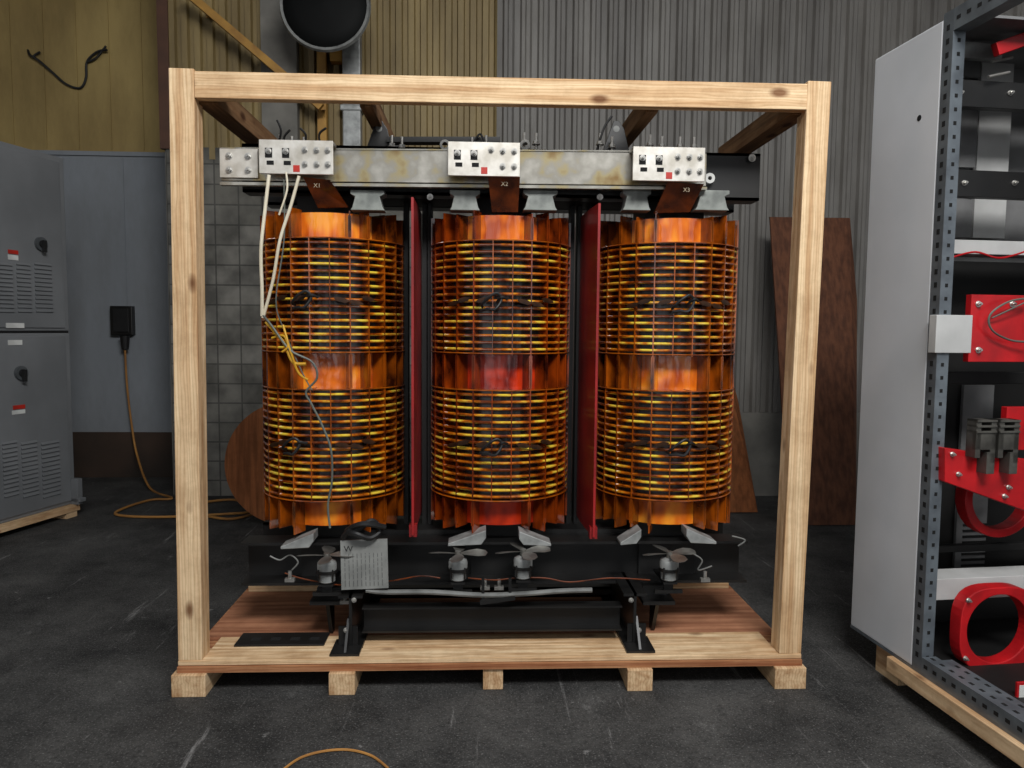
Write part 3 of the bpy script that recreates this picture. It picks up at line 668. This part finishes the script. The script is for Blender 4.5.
def lplate(name,u0,v0,u1,v1,m,d=0.004):
    a,c=ll(u0,(v0+v1)/2,0.013).y,ll(u1,(v0+v1)/2,0.013).y; z0,z1=ll((u0+u1)/2,v1,0.013).z,ll((u0+u1)/2,v0,0.013).z
    mk(name,B().box(0.012,0.012+d,a,c,z0,z1),m,lc,local=True)
lplate('warning_label',8,250,18,254,redlab);lplate('warning_label',13,405,25,409,redlab);lplate('warning_label',12,410,25,414,whitelab);lplate('warning_label',8,255,18,260,whitelab)
lplate('name_strip',6,323,24,328,whitelab);lplate('name_strip',8,340,22,345,whitelab)
for u,v,r in((40,244,0.05),(20,373,0.05)):
    c=ll(u,v,0.012)
    mk('lock_bezel',B().cyl(c,c+Vector((0.02,0,0)),r,24),cabd,lc,local=True)
    b=B().cyl(c+Vector((0.02,0,0)),c+Vector((0.035,0,0)),r*0.55,16); b.box(c.x+0.03,c.x+0.05,c.y-0.012,c.y+0.012,c.z-r*1.2,c.z+r*0.5)
    mk('handle',b,blackm,lc,local=True)
for y in (-0.12,-0.9,-1.6): mk('skid_block',B().box(-1.5,0.03,y,y+0.1,0,zbL-0.05),woody_l,lc,local=True)
mk('wooden_skid',B().box(-0.08,0.04,-1.6,-0.0,zbL-0.05,zbL),woody_l,lc,local=True)
mk('lifting_eye',B().cyl((-0.15,-0.55,ztL),(-0.15,-0.55,ztL+0.05),0.04,14,0.03),blackm,lc,local=True)
b=B().box(0.0,0.07,-0.05,0.0,zbL+0.0,zbL+0.2); b.box(0.0,0.09,-0.05,0.01,zbL+0.02,zbL+0.05)
mk('corner_bracket',b,cabp,lc,local=True,bevel=0.004)
# ---------------- right cabinet ----------------
ZB=0.15
th=rad(5.3); g=hz(911,662,ZB)
rcab=root('switchgear_cabinet',(g.x,g.y,0),'open tall switchgear enclosure with pale side panel and red insulators inside','cabinet',rz=th)
MR=Matrix.Translation((g.x,g.y,0))@Matrix.Rotation(th,4,'Z')
def rl(u,v,c): return hl(MR,u,v,1,c)
def rs(u,v,c=0.0): return hl(MR,u,v,0,c)
ZT=rs(943,18).z; YR=0.385
W=1.1
mk('side_panel',B().box(-0.02,0.0,-0.03,YR,ZB,ZT-0.02),cabw,rcab,local=True,bevel=0.006)
mk('latch_hole',B().cyl((-0.021,0.08,ZT-0.35),(-0.0195,0.08,ZT-0.35),0.012,12),darkhole,rcab,local=True)
mk('back_panel',B().box(0.0,W,YR-0.02,YR,ZB,ZT-0.02),cabg,rcab,local=True)
mk('roof_panel',B().box(0.02,W,-0.1,YR,ZT-0.03,ZT-0.02),cabg,rcab,local=True)
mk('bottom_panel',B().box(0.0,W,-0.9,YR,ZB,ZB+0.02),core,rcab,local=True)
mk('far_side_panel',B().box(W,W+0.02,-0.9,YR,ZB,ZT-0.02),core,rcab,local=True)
zp1=rl(985,262,YR-0.05).z
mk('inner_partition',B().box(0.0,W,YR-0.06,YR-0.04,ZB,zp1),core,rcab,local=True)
mk('inner_panel',B().box(rl(978,140,0.31).x,rl(1010,140,0.31).x,0.31,0.33,rl(985,238,0.31).z,rl(985,58,0.31).z),cabi,rcab,local=True)
b=B().box(rl(958,500,0.3).x,rl(988,500,0.3).x,0.30,0.315,rl(985,575,0.31).z,rl(985,385,0.31).z)
b.mi=1
xa,xb=rl(961,560,0.3).x,rl(985,560,0.3).x; za,zc_=rl(975,572,0.3).z,rl(975,520,0.3).z
for k in range(9): b.box(xa,xb,0.296,0.30,za+(zc_-za)*k/9,za+(zc_-za)*(k+0.4)/9)
mk('inner_vent_panel',b,[cabg,core],rcab,local=True)
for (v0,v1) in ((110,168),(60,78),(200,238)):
    mk('shadow_gap_sheet',B().box(0.05,rl(976,150,0.3).x,0.30,0.31,rl(985,v1,0.3).z,rl(985,v0,0.3).z),cabg,rcab,local=True)  # solid grey sheets stand in for shade between the cross bars
def perf(name,x0,x1,y0,y1,z0,z1,axis):
    b=B().box(x0,x1,y0,y1,z0,z1); b.mi=1
    if axis=='z':
        z=z0+0.05
        while z<z1-0.04:
            b.box(x0-0.001,x0,(y0+y1)/2-0.008,(y0+y1)/2+0.008,z,z+0.02); b.box((x0+x1)/2-0.006,(x0+x1)/2+0.006,y0-0.001,y0,z,z+0.014); z+=0.05
    else:
        y=y0+0.03
        while y<y1-0.03:
            b.box(x0-0.001,x0,y,y+0.02,(z0+z1)/2-0.007,(z0+z1)/2+0.007); b.box((x0+x1)/2-0.006,(x0+x1)/2+0.006,y,y+0.02,z1,z1+0.001); y+=0.05
    mk(name,b,[rackm,darkhole],rcab,local=True)
perf('upright',-0.02,0.03,-0.085,-0.032,ZB,ZT,'z')
perf('upright',0.02,0.055,YR-0.3,YR-0.27,ZB,ZT-0.03,'z')
perf('bottom_rail',-0.02,0.04,-1.0,-0.086,ZB+0.0,ZB+0.06,'y')
perf('top_rail',-0.02,0.04,-1.0,-0.086,ZT-0.08,ZT,'y')
perf('bottom_rail',0.05,0.10,-1.0,-0.1,ZB+0.0,ZB+0.05,'y')
zs1=ZB-0.012
mk('wooden_skid',B().box(-0.045,0.0,-1.1,0.09,0.075,zs1),woody_l,rcab,local=True,bevel=0.004)
mk('skid_block',B().box(-0.02,W,-0.9,-0.75,0.0,0.075),woody_l,rcab,local=True)
mk('skid_block',B().box(0.02,W,0.1,0.25,0.0,zs1),woody_l,rcab,local=True)
mk('base_sill',B().box(-0.02,W,-1.0,YR,ZB-0.011,ZB),rackm,rcab,local=True)
def rr(name,u0,v0,u1,v1,c,d,m,bev=0.002,wide=False):
    um,vm=(u0+u1)/2,(v0+v1)/2
    x0=rl(u0,vm,c).x; x1=rl(u1,vm,c).x if not wide else W; z0=rl(um,v1,c).z; z1=rl(um,v0,c).z
    return mk(name,B().box(x0,x1,c,c+d,z0,z1),m,rcab,local=True,bevel=bev),(x0,x1,z0,z1)
c=0.08
rr('silver_bracket',946,42,1003,58,c,0.03,alu)
rr('cross_bar',948,80,1000,107,c,0.04,black,wide=True)
rr('cross_bar',948,170,1000,197,c,0.04,black,wide=True)
rr('shelf_channel',944,240,1000,254,c,0.12,cabi,wide=True)
rr('shelf_channel',934,578,1000,599,0.0,0.12,cabi,wide=True)
rr('silver_bracket',936,315,972,353,-0.095,0.04,cabi)
o,(x0,x1,z0,z1)=rr('insulator_plate',970,295,1040,362,-0.06,0.03,redi)
bolts([rl(a,q,-0.06) for a,q in((978,304),(978,350),(1012,304))],0.009,rcab,True)
mk('wire',B().tube([rl(1030,298,-0.1),rl(1008,302,-0.1),rl(990,315,-0.09),rl(992,330,-0.09),rl(1010,340,-0.09),rl(1030,342,-0.1)],0.004,6,6),greyw,rcab,local=True,smooth=True)
mk('wire',B().tube([rl(992,318,-0.08),rl(1005,312,-0.09),rl(1030,300,-0.1)],0.003,6,6),greyw,rcab,local=True,smooth=True)
mk('wire',B().tube([rl(950,258,0.05),rl(975,252,0.05),rl(1000,258,0.05),rl(1030,250,0.05)],0.004,6,6),redi,rcab,local=True,smooth=True)
b=B().beam(rl(995,50,0.0),rl(1040,34,0.0),0.03,0.05); mk('insulator_bar',b,redi,rcab,local=True,bevel=0.003)
for u,v in ((1000,75),(1003,60)): 
    A=rl(u,v,0.05); mk('tie_rod',B().cyl(A+Vector((-0.05,0,-0.01)),A+Vector((0.04,0,0.012)),0.006,8),steel,rcab,local=True)
bolts([rl(960,93,c),rl(1010,93,c),rl(964,183,c),rl(1014,183,c)],0.008,rcab,True)
Cc=-0.12
P=[rl(945,448,Cc),rl(1045,462,Cc),rl(1045,518,Cc),rl(945,482,Cc)]
mk('insulator_bar',B().poly(P,(0,0.04,0)),redi,rcab,local=True,bevel=0.003)
bolts([rl(u,v,Cc) for u,v in((952,454),(958,474),(1008,487),(1004,496))],0.007,rcab,True)
for u0 in (977,1000):
    b=B()
    A=rl(u0,420,Cc-0.05);D=rl(u0+17,474,Cc-0.05)
    x0,x1,z0,z1=A.x,D.x,D.z,A.z; w=x1-x0;h=z1-z0
    b.box(x0,x0+w*0.25,Cc-0.05,Cc,z0+h*0.3,z1); b.box(x1-w*0.25,x1,Cc-0.05,Cc,z0+h*0.2,z1); b.box(x0,x1,Cc-0.05,Cc-0.03,z0+h*0.45,z0+h*0.8); b.box(x0+w*0.6,x1,Cc-0.05,Cc,z0,z0+h*0.4)
    for k in range(3): b.box(x0,x1,Cc-0.055,Cc,z1-h*0.1*k-0.008,z1-h*0.1*k)
    mk('contact_finger',b,mat('dull_steel',(96,94,88),(66,64,60),rough=0.4,metal=0.4,scale=(15,15,15)),rcab,local=True,bevel=0.001)
rr('insulator_plate',1006,407,1045,450,-0.05,0.03,redi)
def ct(u,v,ro,ri,c,sq=False,ex=5.):
    p=rl(u,v,c); b=B(); n=40; P=[];Q=[]
    for i in range(n):
        t=2*math.pi*i/n; cs,sn=math.cos(t),math.sin(t)
        r=ro
        if sq:
            k=(abs(cs)**ex+abs(sn)**ex)**(-1/ex); r=ro*k
        P.append((r*cs,r*sn)); Q.append((ri*cs,ri*sn))
    R4=[]
    for ring,y in ((P,0),(P,0.06),(Q,0.06),(Q,0)):
        R4.append([b.bm.verts.new((p.x+a,c+y,p.z+d)) for a,d in ring])
    for k in range(4):
        A,D=R4[k],R4[(k+1)%4]
        for i in range(n): b._f([A[i],A[(i+1)%n],D[(i+1)%n],D[i]])
    return mk('current_transformer',b,redi,rcab,local=True,bevel=0.004)
ct(1002,498,0.165,0.13,0.02)
ct(999,629,0.168,0.138,-0.1,True,3.2)
bolts([rl(u,v,-0.1) for u,v in((968,600),(965,658))],0.007,rcab,True)
rr('label_plate',1016,682,1040,737,-0.35,0.01,redi); rr('label_plate',1019,685,1040,712,-0.352,0.002,whitelab)
rr('dark_bar',948,372,1000,384,0.1,0.04,core,wide=True)
rr('dark_bar',935,545,1000,552,0.2,0.03,core,wide=True)
# ---------------- light ----------------
w=bpy.data.worlds.new('world'); sc.world=w; w.use_nodes=True
nt=w.node_tree; L=nt.links.new; bg=nt.nodes['Background']
tc=nt.nodes.new('ShaderNodeTexCoord'); sp=nt.nodes.new('ShaderNodeSeparateXYZ'); L(tc.outputs['Generated'],sp.inputs[0])
mr_=nt.nodes.new('ShaderNodeMapRange'); mr_.inputs[1].default_value=-1; mr_.inputs[2].default_value=1; L(sp.outputs['Z'],mr_.inputs[0])
r=nt.nodes.new('ShaderNodeValToRGB'); L(mr_.outputs[0],r.inputs[0]); E=r.color_ramp.elements
E[0].position=0.40; E[0].color=(0.05,0.05,0.05,1); E[1].position=1.0; E[1].color=(0.34,0.35,0.37,1)
for p_,cl in((0.455,(0.10,0.10,0.10,1)),(0.475,(0.9,0.92,0.95,1)),(0.56,(0.9,0.93,0.97,1)),(0.62,(0.42,0.44,0.46,1))):
    e=E.new(p_); e.color=cl
mp=nt.nodes.new('ShaderNodeMapping'); mp.inputs['Scale'].default_value=(5,5,0.6); nz=nt.nodes.new('ShaderNodeTexNoise'); nz.inputs['Scale'].default_value=1; nz.inputs['Detail'].default_value=2
L(tc.outputs['Generated'],mp.inputs[0]); L(mp.outputs[0],nz.inputs[0])
r2=nt.nodes.new('ShaderNodeValToRGB'); r2.color_ramp.elements[0].position=0.47; r2.color_ramp.elements[0].color=(0.35,0.35,0.35,1); r2.color_ramp.elements[1].position=0.53; r2.color_ramp.elements[1].color=(1.9,1.9,1.9,1); L(nz.outputs['Fac'],r2.inputs[0])
mx=nt.nodes.new('ShaderNodeMixRGB'); mx.blend_type='MULTIPLY'; mx.inputs[0].default_value=1; L(r.outputs[0],mx.inputs[1]); L(r2.outputs[0],mx.inputs[2]); L(mx.outputs[0],bg.inputs[0])
bg.inputs[1].default_value=0.66
def area(loc,target,sx,sy,e,col=(1,1,1)):
    l=bpy.data.lights.new('daylight','AREA'); l.shape='RECTANGLE'; l.size=sx; l.size_y=sy; l.energy=e; l.color=col
    o=bpy.data.objects.new('daylight',l); sc.collection.objects.link(o); o.location=loc
    o.rotation_euler=(Vector(target)-Vector(loc)).to_track_quat('-Z','Y').to_euler()
area((1.0,-3.6,4.9),(0,0.5,0.8),2.6,1.0,290,(1,0.998,0.99))
